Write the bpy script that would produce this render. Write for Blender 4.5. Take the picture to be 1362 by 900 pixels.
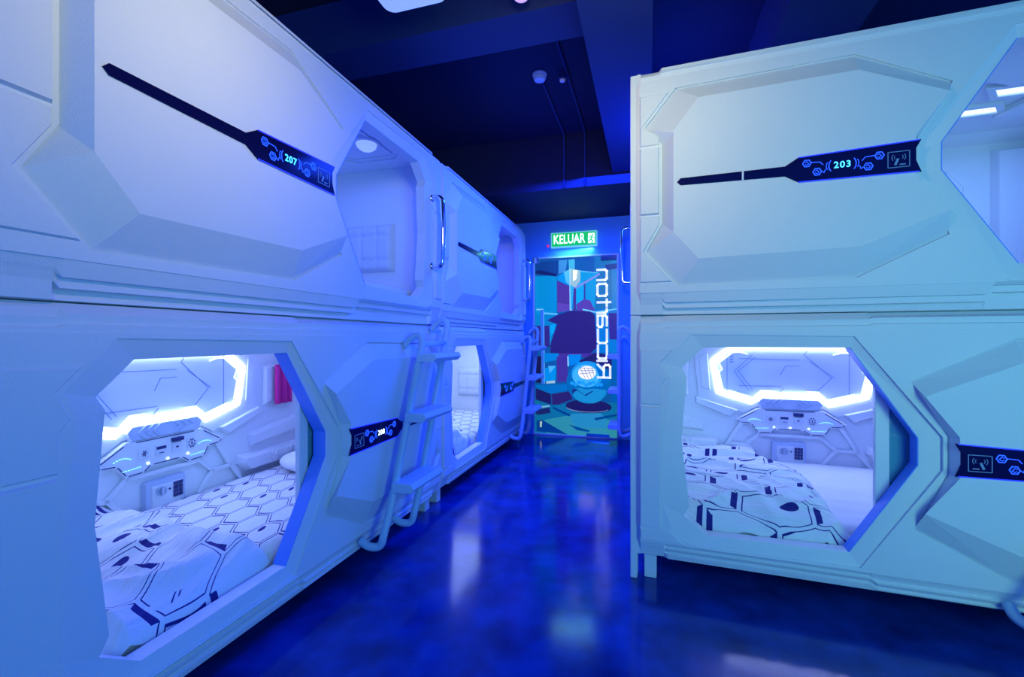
import bpy, bmesh, math, random
from mathutils import Vector, Matrix, noise
from mathutils.geometry import tessellate_polygon

for o in list(bpy.data.objects):
    bpy.data.objects.remove(o, do_unlink=True)
S = bpy.context.scene
C = S.collection
PI = math.pi

# ------------------------------------------------------------------ camera
HC = 1.13
cam_data = bpy.data.cameras.new('camera')
cam_data.sensor_width = 36
cam_data.sensor_fit = 'HORIZONTAL'
cam_data.lens = 36 * 605 / 1362
cam_data.clip_start = 0.02
cam = bpy.data.objects.new('camera', cam_data)
C.objects.link(cam)
cam.location = (0, 0, HC)
cam.rotation_euler = (PI / 2, 0, 0)
S.camera = cam

# ------------------------------------------------------------------ light
world = bpy.data.worlds.new('world')
S.world = world
world.use_nodes = True
bg = world.node_tree.nodes['Background']
bg.inputs[0].default_value = (0.002, 0.11, 1.0, 1)
bg.inputs[1].default_value = 1.3
S.view_settings.view_transform = 'Standard'
S.view_settings.look = 'None'
S.view_settings.exposure = 0.0
S.view_settings.gamma = 1.0
S.view_settings.use_curve_mapping = False

# frames of the room: the left row runs along DD, RR points to its right
SA = math.atan2(181, 605)
DD = Vector((math.sin(SA), math.cos(SA), 0))
RR = Vector((math.cos(SA), -math.sin(SA), 0))
PLANE = -1.342            # t of the left pod fronts
SWALL = 5.226             # s of the door wall


def room(t, s, z=0.0):
    v = RR * t + DD * s
    return Vector((v.x, v.y, z))


ROT_ROOM = math.atan2(RR.y, RR.x)      # local x = RR, local y = DD
ROT_LEFT = math.atan2(DD.y, DD.x)      # local x = DD, local y = -RR (into the pods)
TH = 0.34                              # turn of the right-hand pods


def lamp(name, kind, loc, energy, color, size=0.3, rot=(0, 0, 0), size_y=None, aim=None, spread=None):
    d = bpy.data.lights.new(name, kind)
    d.energy = energy
    d.color = color
    if kind == 'AREA':
        d.size = size
        if spread:
            d.spread = spread
        if size_y:
            d.shape = 'RECTANGLE'
            d.size_y = size_y
    else:
        d.shadow_soft_size = size
    o = bpy.data.objects.new(name, d)
    C.objects.link(o)
    o.location = loc
    o.rotation_euler = Vector(aim).to_track_quat('-Z', 'Y').to_euler() if aim else rot
    return o


# unseen area lights added over and behind the aisle: warm keys, cyan, deep blue
lamp('left_key_light', 'AREA', (-0.02, 1.04, 2.12), 2.3, (1.0, 0.88, 0.50), 0.25, aim=Vector((-1.0, .34, -.05)), spread=1.95)
lamp('right_key_light', 'AREA', (0.06, 0.95, 2.22), 3.6, (1.0, 0.92, 0.45), 0.25, aim=Vector((.36, 1.0, -.10)), spread=1.85)
lamp('rear_cyan_fill', 'AREA', (1.5, -0.7, 1.25), 27, (0.34, 1.0, 0.55), 0.8, (PI / 2, 0, 0), size_y=1.6)
lamp('blue_fill_light', 'AREA', room(-0.38, 3.55, 2.58), 108, (0.01, 0.055, 1.0), 1.0, size_y=1.2)

# ------------------------------------------------------------------ materials


def mat(name, color=(0.8, 0.8, 0.8), rough=0.5, metal=0.0, emit=None, estr=0.0, bump=0.0, bscale=200.0, spec=0.5,
        mottled=None, mscale=3.0):
    m = bpy.data.materials.new(name)
    m.use_nodes = True
    nt = m.node_tree
    b = nt.nodes['Principled BSDF']
    b.inputs['Base Color'].default_value = (*color, 1)
    b.inputs['Roughness'].default_value = rough
    b.inputs['Metallic'].default_value = metal
    b.inputs['Specular IOR Level'].default_value = spec
    if emit:
        b.inputs['Emission Color'].default_value = (*emit, 1)
        b.inputs['Emission Strength'].default_value = estr
    tc = nt.nodes.new('ShaderNodeTexCoord')
    nz = nt.nodes.new('ShaderNodeTexNoise')
    nz.inputs['Scale'].default_value = bscale
    nz.inputs['Detail'].default_value = 2
    nt.links.new(tc.outputs['Object'], nz.inputs['Vector'])
    if bump:
        bp = nt.nodes.new('ShaderNodeBump')
        bp.inputs['Strength'].default_value = bump
        bp.inputs['Distance'].default_value = 0.002
        nt.links.new(nz.outputs['Fac'], bp.inputs['Height'])
        nt.links.new(bp.outputs['Normal'], b.inputs['Normal'])
    n2 = nt.nodes.new('ShaderNodeTexNoise')
    n2.inputs['Scale'].default_value = mscale
    n2.inputs['Detail'].default_value = 6
    nt.links.new(tc.outputs['Object'], n2.inputs['Vector'])
    rp = nt.nodes.new('ShaderNodeValToRGB')
    c2 = mottled if mottled else tuple(min(1, c * 1.03) for c in color)
    rp.color_ramp.elements[0].position = 0.3
    rp.color_ramp.elements[1].position = 0.7
    rp.color_ramp.elements[0].color = (*color, 1)
    rp.color_ramp.elements[1].color = (*c2, 1)
    nt.links.new(n2.outputs['Fac'], rp.inputs['Fac'])
    nt.links.new(rp.outputs['Color'], b.inputs['Base Color'])
    return m


M = {}
M['shell'] = mat('white_grained_plastic', (0.74, 0.77, 0.80), 0.42, bump=0.6, bscale=380)
M['cabin'] = mat('white_smooth_plastic', (0.78, 0.80, 0.84), 0.4, bump=0.05)
M['reflected'] = mat('reflected_line_tint', (0.20, 0.27, 0.52), 0.5)  # colour of the lines that imitate a reflection in the mirror
M['trim'] = mat('blue_light_tint', (0.09, 0.28, 0.95), 0.4)  # tint stands in for blue light falling on the reveal
M['strip'] = mat('black_glass', (0.004, 0.005, 0.03), 0.12, spec=0.2, emit=(0.0, 0.0, 0.9), estr=0.03)
M['glow'] = mat('blue_display_glow', (0.02, 0.05, 0.4), 0.4, emit=(0.012, 0.075, 1.0), estr=2.0)
M['digits'] = mat('cyan_digit_glow', (0.02, 0.2, 0.4), 0.4, emit=(0.05, 0.5, 1.0), estr=2.6)
M['whitedigits'] = mat('white_digit_glow', (0.3, 0.3, 0.4), 0.4, emit=(0.7, 0.85, 1.0), estr=2.0)
M['edgeglow'] = mat('blue_edge_glow', (0.02, 0.03, 0.4), 0.4, emit=(0.01, 0.02, 1.0), estr=1.4)
M['reader'] = mat('dim_reader_print', (0.10, 0.22, 0.42), 0.4, emit=(0.08, 0.25, 0.6), estr=0.15)
M['led'] = mat('white_led_diffuser', (0.9, 0.92, 1.0), 0.4, emit=(0.40, 0.50, 1.0), estr=14.0)
M['ledthin'] = mat('white_led_line', (0.9, 0.92, 1.0), 0.4, emit=(0.5, 0.65, 1.0), estr=1.7)
M['cyanled'] = mat('cyan_indicator_led', (0.2, 0.7, 0.9), 0.4, emit=(0.25, 0.85, 1.0), estr=1.6)
M['mirror'] = mat('pale_blue_mirror_panel', (0.74, 0.80, 0.95), 0.16, metal=0.12)  # pale colour stands in for what the mirror reflects
M['chrome'] = mat('chrome', (0.75, 0.78, 0.85), 0.08, metal=1.0)
M['tube'] = mat('pale_blue_powder_coat', (0.42, 0.60, 0.78), 0.4)
M['step'] = mat('pale_step_plastic', (0.52, 0.66, 0.82), 0.5, bump=0.2, bscale=300)
M['sheet'] = mat('white_cotton_sheet', (0.80, 0.81, 0.85), 0.85, bump=0.25, bscale=60)
M['cushion'] = mat('pale_leatherette', (0.70, 0.72, 0.80), 0.45, bump=0.1, bscale=150)
M['safe'] = mat('pale_safe_paint', (0.52, 0.60, 0.78), 0.45)
M['darkblue'] = mat('navy_plastic', (0.02, 0.03, 0.16), 0.4)
M['socket'] = mat('socket_plate', (0.74, 0.77, 0.84), 0.4)
M['glass'] = mat('teal_door_glass', (0.10, 0.34, 0.46), 0.08)
M['wall'] = mat('blue_painted_wall', (0.10, 0.46, 0.88), 0.55, bump=0.1, bscale=90)
M['ceiling'] = mat('navy_ceiling_paint', (0.006, 0.010, 0.055), 0.8, bump=0.1, bscale=60)
M['beam'] = mat('blue_beam_paint', (0.012, 0.03, 0.15), 0.75)
M['floor'] = mat('blue_epoxy_floor', (0.002, 0.016, 0.14), 0.13, bump=0.06, bscale=16, mottled=(0.006, 0.05, 0.36), mscale=5, spec=0.35)
M['green'] = mat('green_exit_panel', (0.01, 0.3, 0.05), 0.4, emit=(0.0, 0.50, 0.06), estr=1.0)
M['exitwhite'] = mat('exit_letter_glow', (0.8, 0.95, 0.85), 0.4, emit=(0.75, 1.0, 0.85), estr=1.6)
M['exitcase'] = mat('exit_sign_case', (0.45, 0.75, 0.62), 0.3, emit=(0.2, 0.8, 0.55), estr=0.5)
M['white'] = mat('white_paint', (0.8, 0.82, 0.85), 0.4)
M['lampglow'] = mat('lamp_diffuser', (0.5, 0.6, 0.9), 0.4, emit=(0.30, 0.45, 1.0), estr=0.75)
M['bulb'] = mat('pinkish_bulb', (0.8, 0.6, 0.9), 0.3, emit=(0.62, 0.36, 1.0), estr=0.9)
M['magenta'] = mat('magenta_towel', (0.65, 0.02, 0.25), 0.9, bump=0.3, bscale=120)
M['letter'] = mat('white_lettering', (0.85, 0.87, 0.9), 0.4, emit=(0.9, 0.95, 1.0), estr=0.75)


def math_node(nt, op, a, b=None, c=None):
    n = nt.nodes.new('ShaderNodeMath')
    n.operation = op
    for i, v in enumerate((a, b, c)):
        if v is None:
            continue
        if isinstance(v, (int, float)):
            n.inputs[i].default_value = v
        else:
            nt.links.new(v, n.inputs[i])
    return n.outputs[0]


def hex_print(name, sx, sy, wthin, wthick, dot=0.5, seed=0.0, bstr=0.2):
    """white cotton printed with navy hexagon outlines; UV in metres"""
    m = bpy.data.materials.new(name)
    m.use_nodes = True
    nt = m.node_tree
    b = nt.nodes['Principled BSDF']
    b.inputs['Roughness'].default_value = 0.85
    uv = nt.nodes.new('ShaderNodeUVMap')
    sp = nt.nodes.new('ShaderNodeSeparateXYZ')
    nt.links.new(uv.outputs['UV'], sp.inputs[0])
    F = lambda op, a, b_=None, c=None: math_node(nt, op, a, b_, c)
    px = F('ADD', F('DIVIDE', sp.outputs[0], sx), 50.0)
    py = F('ADD', F('DIVIDE', sp.outputs[1], sy), 50.0 * 1.732)
    r3 = 1.7320508

    def cell(ox, oy):
        ax = F('SUBTRACT', F('MODULO', F('ADD', px, ox), 1.0), 0.5)
        ay = F('SUBTRACT', F('MODULO', F('ADD', py, oy), r3), r3 / 2)
        return ax, ay, F('ADD', F('MULTIPLY', ax, ax), F('MULTIPLY', ay, ay))
    ax, ay, da = cell(0, 0)
    bx, by, db = cell(0.5, r3 / 2)
    sel = F('LESS_THAN', da, db)
    inv = F('SUBTRACT', 1.0, sel)
    gx = F('ADD', F('MULTIPLY', ax, sel), F('MULTIPLY', bx, inv))
    gy = F('ADD', F('MULTIPLY', ay, sel), F('MULTIPLY', by, inv))
    idx = F('SUBTRACT', px, gx)
    idy = F('SUBTRACT', py, gy)
    h = F('FRACT', F('MULTIPLY', F('SINE', F('ADD', F('MULTIPLY', idx, 12.9898), F('ADD', F('MULTIPLY', idy, 78.233), seed))), 437.58))
    agx = F('ABSOLUTE', gx)
    agy = F('ABSOLUTE', gy)
    d1 = agx
    d2 = F('ADD', F('MULTIPLY', agx, 0.5), F('MULTIPLY', agy, 0.8660254))
    d = F('MAXIMUM', d1, d2)
    # thick accents on the short upright sides of some cells
    thick = F('MULTIPLY', F('GREATER_THAN', d1, d2), F('GREATER_THAN', h, 0.35))
    w = F('ADD', wthin, F('MULTIPLY', thick, wthick))
    line = F('GREATER_THAN', d, F('SUBTRACT', 0.5 - 0.03, w))
    gap = F('LESS_THAN', d, 0.5 - 0.03)
    line = F('MULTIPLY', line, gap)
    # small pebble near the middle of some cells
    ex = F('DIVIDE', F('SUBTRACT', gx, 0.18), 0.14)
    ey = F('DIVIDE', F('SUBTRACT', gy, 0.2), 0.10)
    el = F('LESS_THAN', F('ADD', F('MULTIPLY', ex, ex), F('MULTIPLY', ey, ey)), 1.0)
    el = F('MULTIPLY', el, F('LESS_THAN', h, dot))
    fac = F('MAXIMUM', line, el)
    mx = nt.nodes.new('ShaderNodeMix')
    mx.data_type = 'RGBA'
    nt.links.new(fac, mx.inputs[0])
    mx.inputs[6].default_value = (0.80, 0.81, 0.86, 1)
    mx.inputs[7].default_value = (0.010, 0.012, 0.20, 1)
    nt.links.new(mx.outputs[2], b.inputs['Base Color'])
    nz = nt.nodes.new('ShaderNodeTexNoise')
    nz.inputs['Scale'].default_value = 14
    nz.inputs['Detail'].default_value = 4
    nz.inputs['Distortion'].default_value = 1.2
    mpn = nt.nodes.new('ShaderNodeMapping')
    mpn.inputs['Scale'].default_value = (0.35, 1.6, 1.0)
    nt.links.new(uv.outputs['UV'], mpn.inputs['Vector'])
    nt.links.new(mpn.outputs['Vector'], nz.inputs['Vector'])
    bp = nt.nodes.new('ShaderNodeBump')
    bp.inputs['Strength'].default_value = bstr
    bp.inputs['Distance'].default_value = 0.03
    nt.links.new(nz.outputs['Fac'], bp.inputs['Height'])
    nt.links.new(bp.outputs['Normal'], b.inputs['Normal'])
    return m


M['print_duvet'] = hex_print('hexagon_print_duvet', 0.29, 0.135, 0.018, 0.075, 0.22, 3.0, 0.55)
M['print_sheet'] = hex_print('hexagon_print_sheet', 0.215, 0.115, 0.032, 0.02, 0.30, 1.0)

# ------------------------------------------------------------------ object helpers


def link(name, bm, m, parent=None, smooth=False, bevel=None, recalc=True):
    if recalc:
        bmesh.ops.recalc_face_normals(bm, faces=bm.faces)
    me = bpy.data.meshes.new(name)
    bm.to_mesh(me)
    bm.free()
    me.materials.append(m)
    if smooth:
        for p in me.polygons:
            p.use_smooth = True
    o = bpy.data.objects.new(name, me)
    C.objects.link(o)
    if parent:
        o.parent = parent
    if bevel:
        md = o.modifiers.new('bevel', 'BEVEL')
        md.width = bevel
        md.segments = 2
        md.limit_method = 'ANGLE'
        md.angle_limit = math.radians(35)
    return o


def tag(o, label, cat, group=None):
    o['label'] = label
    o['category'] = cat
    if group:
        o['group'] = group
    return o


def thing(name, label, cat, loc=(0, 0, 0), rz=0.0, group=None):
    o = bpy.data.objects.new(name, None)
    o.empty_display_size = 0.1
    C.objects.link(o)
    o.location = loc
    o.rotation_euler = (0, 0, rz)
    return tag(o, label, cat, group)


def struct(o):
    o['kind'] = 'structure'
    return o


ID = lambda x, y, z: (x, y, z)


def box(bm, x0, x1, y0, y1, z0, z1, f=ID):
    v = [bm.verts.new(f(x, y, z)) for x in (x0, x1) for y in (y0, y1) for z in (z0, z1)]
    for q in ((0, 1, 3, 2), (4, 6, 7, 5), (0, 4, 5, 1), (2, 3, 7, 6), (0, 2, 6, 4), (1, 5, 7, 3)):
        bm.faces.new([v[i] for i in q])


def cap(bm, loops):
    flat = [v for l in loops for v in l]
    tris = tessellate_polygon([[Vector((v.co.x, v.co.y, v.co.z)) for v in l] for l in loops])
    for t in tris:
        try:
            bm.faces.new([flat[i] for i in t])
        except ValueError:
            pass


def frustum(bm, outer, inner, y0, y1, f=ID):
    """polygon 'outer' (x,z) at depth y0 rising to 'inner' at depth y1, closed"""
    a = [bm.verts.new(f(x, y0, z)) for x, z in outer]
    b = [bm.verts.new(f(x, y1, z)) for x, z in inner]
    n = len(a)
    for i in range(n):
        j = (i + 1) % n
        bm.faces.new((a[i], a[j], b[j], b[i]))
    for l in (a, b):
        if n <= 4:
            bm.faces.new(l)
        else:
            cap(bm, [l])


def prism(bm, poly, y0, y1, f=ID):
    frustum(bm, poly, poly, y0, y1, f)


def shrink(poly, d):
    """inset a polygon by d (miter offset)"""
    n = len(poly)
    area = sum(poly[i][0] * poly[(i + 1) % n][1] - poly[(i + 1) % n][0] * poly[i][1] for i in range(n))
    sg = 1 if area > 0 else -1
    out = []
    for i in range(n):
        p0, p1, p2 = Vector(poly[i - 1]), Vector(poly[i]), Vector(poly[(i + 1) % n])
        e1 = (p1 - p0).normalized()
        e2 = (p2 - p1).normalized()
        n1 = Vector((-e1.y, e1.x)) * sg
        n2 = Vector((-e2.y, e2.x)) * sg
        bis = n1 + n2
        k = d / max(0.3, (1 + n1.dot(n2)))
        out.append((p1.x + bis.x * k, p1.y + bis.y * k))
    return out


def ring(bm, outer, inner, y0, y1, f=ID):
    """flat polygon ring of thickness y0..y1"""
    n = len(outer)
    A = [bm.verts.new(f(x, y0, z)) for x, z in outer]
    B = [bm.verts.new(f(x, y0, z)) for x, z in inner]
    A2 = [bm.verts.new(f(x, y1, z)) for x, z in outer]
    B2 = [bm.verts.new(f(x, y1, z)) for x, z in inner]
    for i in range(n):
        j = (i + 1) % n
        bm.faces.new((A[i], A[j], B[j], B[i]))
        bm.faces.new((A2[i], B2[i], B2[j], A2[j]))
        bm.faces.new((A[i], A2[i], A2[j], A[j]))
        bm.faces.new((B[i], B[j], B2[j], B2[i]))


def ribbon(bm, pts, w, y0, y1, f=ID, closed=False):
    """flat line of width w along points (x,z)"""
    n = len(pts)
    for i in range(n if closed else n - 1):
        a = Vector(pts[i])
        b = Vector(pts[(i + 1) % n])
        d = (b - a)
        if d.length < 1e-6:
            continue
        d.normalize()
        a = a - d * w * 0.4
        b = b + d * w * 0.4
        q = Vector((-d.y, d.x)) * w / 2
        prism(bm, [tuple(a + q), tuple(b + q), tuple(b - q), tuple(a - q)], y0, y1, f)


def tube(bm, pts, r, seg=10, capped=True):
    pts = [Vector(p) for p in pts]
    rings = []
    prev = None
    for i, p in enumerate(pts):
        if i == 0:
            t = pts[1] - pts[0]
        elif i == len(pts) - 1:
            t = pts[-1] - pts[-2]
        else:
            t = (pts[i + 1] - p).normalized() + (p - pts[i - 1]).normalized()
        t.normalize()
        if prev is None:
            u = t.orthogonal().normalized()
        else:
            u = (prev - t * prev.dot(t)).normalized()
        prev = u
        w = t.cross(u)
        rings.append([bm.verts.new(p + (u * math.cos(a) + w * math.sin(a)) * r)
                      for a in [2 * PI * k / seg for k in range(seg)]])
    for a, b in zip(rings, rings[1:]):
        for k in range(seg):
            bm.faces.new((a[k], a[(k + 1) % seg], b[(k + 1) % seg], b[k]))
    if capped:
        bm.faces.new(rings[0])
        bm.faces.new(rings[-1])


def smooth_path(pts, n=6):
    """Catmull-Rom through the points"""
    P = [Vector(p) for p in pts]
    P = [P[0] * 2 - P[1]] + P + [P[-1] * 2 - P[-2]]
    out = []
    for i in range(1, len(P) - 2):
        for k in range(n):
            t = k / n
            a, b, c, d = P[i - 1], P[i], P[i + 1], P[i + 2]
            out.append(0.5 * ((2 * b) + (c - a) * t + (2 * a - 5 * b + 4 * c - d) * t * t + (3 * b - a - 3 * c + d) * t ** 3))
    out.append(P[-2])
    return out


def lathe(bm, prof, seg=24, f=ID):
    rings = [[bm.verts.new(f(r * math.cos(2 * PI * k / seg), r * math.sin(2 * PI * k / seg), z)) for k in range(seg)]
             for r, z in prof]
    for a, b in zip(rings, rings[1:]):
        for k in range(seg):
            bm.faces.new((a[k], a[(k + 1) % seg], b[(k + 1) % seg], b[k]))
    bm.faces.new(rings[0])
    bm.faces.new(rings[-1])


def loft(bm, stations, f=ID):
    """stations: (x, [(y,z)...]) closed profiles swept along x"""
    rings = [[bm.verts.new(f(x, y, z)) for y, z in pr] for x, pr in stations]
    n = len(rings[0])
    for a, b in zip(rings, rings[1:]):
        for k in range(n):
            bm.faces.new((a[k], a[(k + 1) % n], b[(k + 1) % n], b[k]))
    cap(bm, [rings[0]])
    cap(bm, [rings[-1]])


def text_bm(body, size, f, spacing=1.0, shear=0.0):
    cu = bpy.data.curves.new('lettering', 'FONT')
    cu.body = body
    cu.size = size
    cu.align_x = 'CENTER'
    cu.align_y = 'CENTER'
    cu.extrude = 0.0008
    cu.offset = size * 0.012
    cu.space_character = spacing
    cu.resolution_u = 3
    o = bpy.data.objects.new('lettering', cu)
    C.objects.link(o)
    dg = bpy.context.evaluated_depsgraph_get()
    me = bpy.data.meshes.new_from_object(o.evaluated_get(dg))
    bm = bmesh.new()
    bm.from_mesh(me)
    for v in bm.verts:
        v.co = Vector(f(v.co.x, -v.co.z, v.co.y))
    bpy.data.objects.remove(o, do_unlink=True)
    bpy.data.curves.remove(cu)
    bpy.data.meshes.remove(me)
    return bm


# ------------------------------------------------------------------ the room
bm = bmesh.new()
box(bm, -3.4, 5.2, -2.4, 7.2, -0.06, 0.0)
struct(link('floor', bm, M['floor']))

ZC = 3.0
bm = bmesh.new()
box(bm, -3.2, 3.6, -1.2, SWALL + 0.2, ZC, ZC + 0.1)
o = struct(link('ceiling', bm, M['ceiling']))
o.rotation_euler = (0, 0, ROT_ROOM)


def room_box(name, m, t0, t1, s0, s1, z0, z1, bevel=None):
    b_ = bmesh.new()
    box(b_, t0, t1, s0, s1, z0, z1)
    o_ = link(name, b_, m, bevel=bevel)
    o_.rotation_euler = (0, 0, ROT_ROOM)
    return o_


# wall with the glass door: pieces round the opening
DT0, DT1, DZ = -1.303, -0.315, 2.084
bm = bmesh.new()
box(bm, -3.2, DT0, SWALL, SWALL + 0.15, 0, ZC)
box(bm, DT1, 3.6, SWALL, SWALL + 0.15, 0, ZC)
box(bm, DT0, DT1, SWALL, SWALL + 0.15, DZ, ZC)
o = struct(link('wall_back', bm, M['wall']))
o.rotation_euler = (0, 0, ROT_ROOM)
struct(room_box('wall_left', M['wall'], -3.2, -2.75, -1.0, SWALL, 0, ZC))
struct(room_box('wall_right', M['wall'], -0.17, -0.11, 4.60, SWALL, 0, 2.45))
# lowered soffit before the door wall, long beam on the right, cross beam
struct(room_box('trim_1', M['ceiling'], -2.75, 3.6, 4.12, SWALL, 2.50, ZC))
struct(room_box('trim_2', M['beam'], -0.30, 0.02, 1.0, 4.12, 2.60, ZC))
struct(room_box('trim_3', M['beam'], -2.75, -0.30, 2.14, 2.40, 2.72, ZC))
struct(room_box('trim_4', M['beam'], 0.62, 1.0, -0.4, 4.12, 2.66, ZC))

# ------------------------------------------------------------------ sleeping pods
L = 2.2
HOLE = [(.288, .972), (.197, .880), (.218, .842), (.195, .55), (.228, .25), (.205, .207), (.304, .131), (.838, .14),
        (1.065, .515), (1.065, .622), (.842, .974)]
FRAME = [(.236, 1.03), (.122, .898), (.150, .828), (.118, .55), (.118, .25), (.158, .14), (.235, .083), (.87, .087),
         (1.135, .505), (1.135, .632), (.850, 1.02)]
PL_OUT = [(1.035, .845), (1.349, 1.012), (2.03, 1.0), (2.165, .838), (2.087, .75), (2.087, .39), (2.157, .263),
          (2.02, .1), (1.341, .108), (1.045, .262), (1.148, .495), (1.148, .637)]
PL_IN = [(1.062, .79), (1.349, .925), (1.935, .92), (2.04, .79), (2.04, .78), (2.04, .345), (2.04, .337),
         (1.935, .213), (1.341, .226), (1.062, .345), (1.166, .49), (1.166, .642)]
STRIP = [(2.025, .556), (2.010, .572), (1.605, .573), (1.555, .604), (1.150, .620), (1.167, .589), (1.167, .543),
         (1.150, .497), (1.555, .501), (1.605, .532), (2.010, .541)]
PH = 0.042                                  # plateau height


def slab_with_hole(bm, outer, hole, y0, y1, f):
    rows = []
    for y in (y0, y1):
        a = [bm.verts.new(f(x, y, z)) for x, z in outer]
        b = [bm.verts.new(f(x, y, z)) for x, z in hole]
        cap(bm, [a, b])
        rows.append((a, b))
    for k in (0, 1):
        u, v = rows[0][k], rows[1][k]
        n = len(u)
        for i in range(n):
            j = (i + 1) % n
            bm.faces.new((u[i], u[j], v[j], v[i]))


def build_pod(name, label, loc, rz, upper, depth, cx=None, number=None, nmat='digits', detail='bed', fine=True, zt=None, ext=0.0, post=False):
    root = thing(name, label, 'sleeping pod', loc, rz, 'white capsule sleeping pods')
    fz = 0.03 if upper else 0.0
    z_lo = 0.0
    z_hi = (1.12 if not upper else (zt or 1.12))
    if upper:
        f = lambda x, y, z: (L - x, y, z + fz)
    else:
        f = lambda x, y, z: (x, y, z + fz)
    X = (lambda x: L - x) if upper else (lambda x: x)
    zb, ztp = z_lo - fz, z_hi - fz          # in feature coordinates

    # ---- front panel
    bm = bmesh.new()
    zl, zu = 0.072, 1.045
    e = 0.012
    xl, xr_ = (e, L - e + ext) if upper else (e - ext, L - e)
    outl = [(xl, zl), (xr_, zl), (xr_, zu), (xl, zu)]
    # main sheet: flat outside FRAME, sloping in to the opening, thick reveal
    a = [bm.verts.new(f(x, 0, z)) for x, z in outl]
    b = [bm.verts.new(f(x, 0, z)) for x, z in FRAME]
    c = [bm.verts.new(f(x, 0.016, z)) for x, z in HOLE]
    d = [bm.verts.new(f(x, 0.075, z)) for x, z in HOLE]
    a2 = [bm.verts.new(f(x, 0.075, z)) for x, z in outl]
    step = [.003] * 7 + [.006, .013, .013, .006]
    b1 = [bm.verts.new(f(x, q, z)) for (x, z), q in zip(FRAME, step)]
    g0 = [bm.verts.new(f(x, 0, z)) for x, z in PL_OUT]
    g1 = [bm.verts.new(f(x, .011, z)) for x, z in PL_OUT]
    g2 = [bm.verts.new(f(x, -PH, z)) for x, z in PL_IN]
    cap(bm, [a, b, g0])
    cap(bm, [g2])
    cap(bm, [a2, d])
    for u, v in ((b, b1), (b1, c), (c, d), (g0, g1), (g1, g2)):
        n = len(u)
        for i in range(n):
            j = (i + 1) % n
            bm.faces.new((u[i], u[j], v[j], v[i]))
    for i in range(4):
        j = (i + 1) % 4
        bm.faces.new((a[i], a[j], a2[j], a2[i]))
    # stepped end plates
    def plate(poly, h, s=0.006):
        frustum(bm, poly, shrink(poly, s), 0.003, -h, f)
    plate([(xl, .14), (.108, .14), (.108, .70), (xl, .70)], 0.013)
    plate([(xl, .705), (.112, .705), (.112, .80), (.138, .835), (.108, .90), (.165, .964), (xl, .964)], 0.006)
    plate([(xl, .078), (.218, .078), (.15, .135), (xl, .135)], 0.008)
    plate([(2.10, .43), (xr_, .43), (xr_, .742), (2.10, .742)], 0.013)
    plate([(2.10, .748), (xr_, .748), (xr_, .985), (2.055, .985), (2.172, .84), (2.10, .79)], 0.007)
    plate([(2.10, .425), (2.10, .38), (2.168, .262), (2.04, .118), (xr_, .118), (xr_, .425)], 0.007)
    # long lip under the opening and above it
    plate([(.25, .076), (.88, .080), (.862, .0735), (.26, .0735)], 0.004, 0.001)
    # bottom band with its paired grooves and jog, top band
    def bot(dz):
        z1, z2 = .050 + dz, .024 + dz
        if not upper:
            return [(0.002, zl + .001), (0.020, z1 + .002), (0.003, z1 - .002), (0.022, z2 + .003), (0.006, z2 - .001),
                    (0.012, zb + .001), (0.075, zb), (0.075, zl + .001)]
        return [(0.002, zl + .001), (0.012, z1), (0.024, z1 - .001), (0.021, z2), (0.044, z2 - .001), (0.034, zb + .003),
                (0.075, zb), (0.075, zl + .001)]
    if upper:
        d1, d2 = 0.012, -0.022
    else:
        d1, d2 = 0.0, -0.016
    plain = [(0.003, zl + .001), (0.010, .05), (0.014, .04), (0.018, .026), (0.020, .02), (0.024, zb + .004), (0.075, zb), (0.075, zl + .001)]
    loft(bm, [(xl + .003, plain), (.118, plain), (.136, bot(d1)), (.908, bot(d1)), (.93, bot(d2)), (2.075, bot(d2)), (2.09, plain),
              (xr_ - .003, plain)], f)

    def top(dz, q):
        z1 = 1.064 + dz
        return [(0.003, zu - .001), (0.003, z1), (0.012, z1 + .003), (0.010, z1 + .026), (0.006 + q, ztp - .016),
                (0.012 + 1.6 * q, ztp - .002), (0.075, ztp), (0.075, zu - .001)]
    if upper:
        tp, ta, tb = top(-.012, .012), top(-.006, -0.006), top(-.006, -0.006)
    else:
        tp, ta, tb = top(-.008, .022), top(0, .020), top(.006, .030)
    loft(bm, [(xl + .003, tp), (.112, tp), (.13, ta), (.90, ta), (.92, tb), (2.09, tb), (2.105, tp), (xr_ - .003, tp)], f)
    # corner flanges seen at the ends
    for x0, x1 in ((-0.002, 0.016), (L - 0.016, L + 0.002)):
        box(bm, x0, x1, 0.022, 0.075, zb + .002, ztp - .002, f)
    link('front_panel', bm, M['shell'], root, bevel=0.0022)

    if post:
        bm = bmesh.new()
        box(bm, -.032, -.001, .020, .10, (-loc[2] + .001) if not upper else .002, z_hi + (0.0 if not upper else -.004))
        link('end_post', bm, M['shell'], root, bevel=.004)
    # ---- cabin behind it
    bm = bmesh.new()
    yb = 0.075 + depth
    zf, zc = 0.05, 1.055
    box(bm, 0.0, L, 0.070, yb + .03, zb + .002, zf, f)
    box(bm, 0.0, L, 0.070, yb + .03, zc, ztp - .002, f)
    box(bm, 0.0, 0.04, 0.070, yb + .03, zf - .001, zc + .001, f)
    box(bm, L - 0.04, L, 0.070, yb + .03, zf - .001, zc + .001, f)
    box(bm, 0.039, L - 0.039, yb, yb + .03, zf - .001, zc + .001, f)
    # stepped cove round the ceiling
    frustum(bm, [(0.04, zc - .045), (L - .04, zc - .045), (L - .04, zc + .002), (.04, zc + .002)],
            [(0.04, zc - .004), (L - .04, zc - .004), (L - .04, zc + .002), (.04, zc + .002)], yb + .002, yb - .09, f)
    link('cabin', bm, M['cabin'], root, bevel=0.003)

    # ---- control strip
    cs_bm = bmesh.new()
    prism(cs_bm, STRIP, -PH + .002, -PH - 0.004, f)
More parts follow.
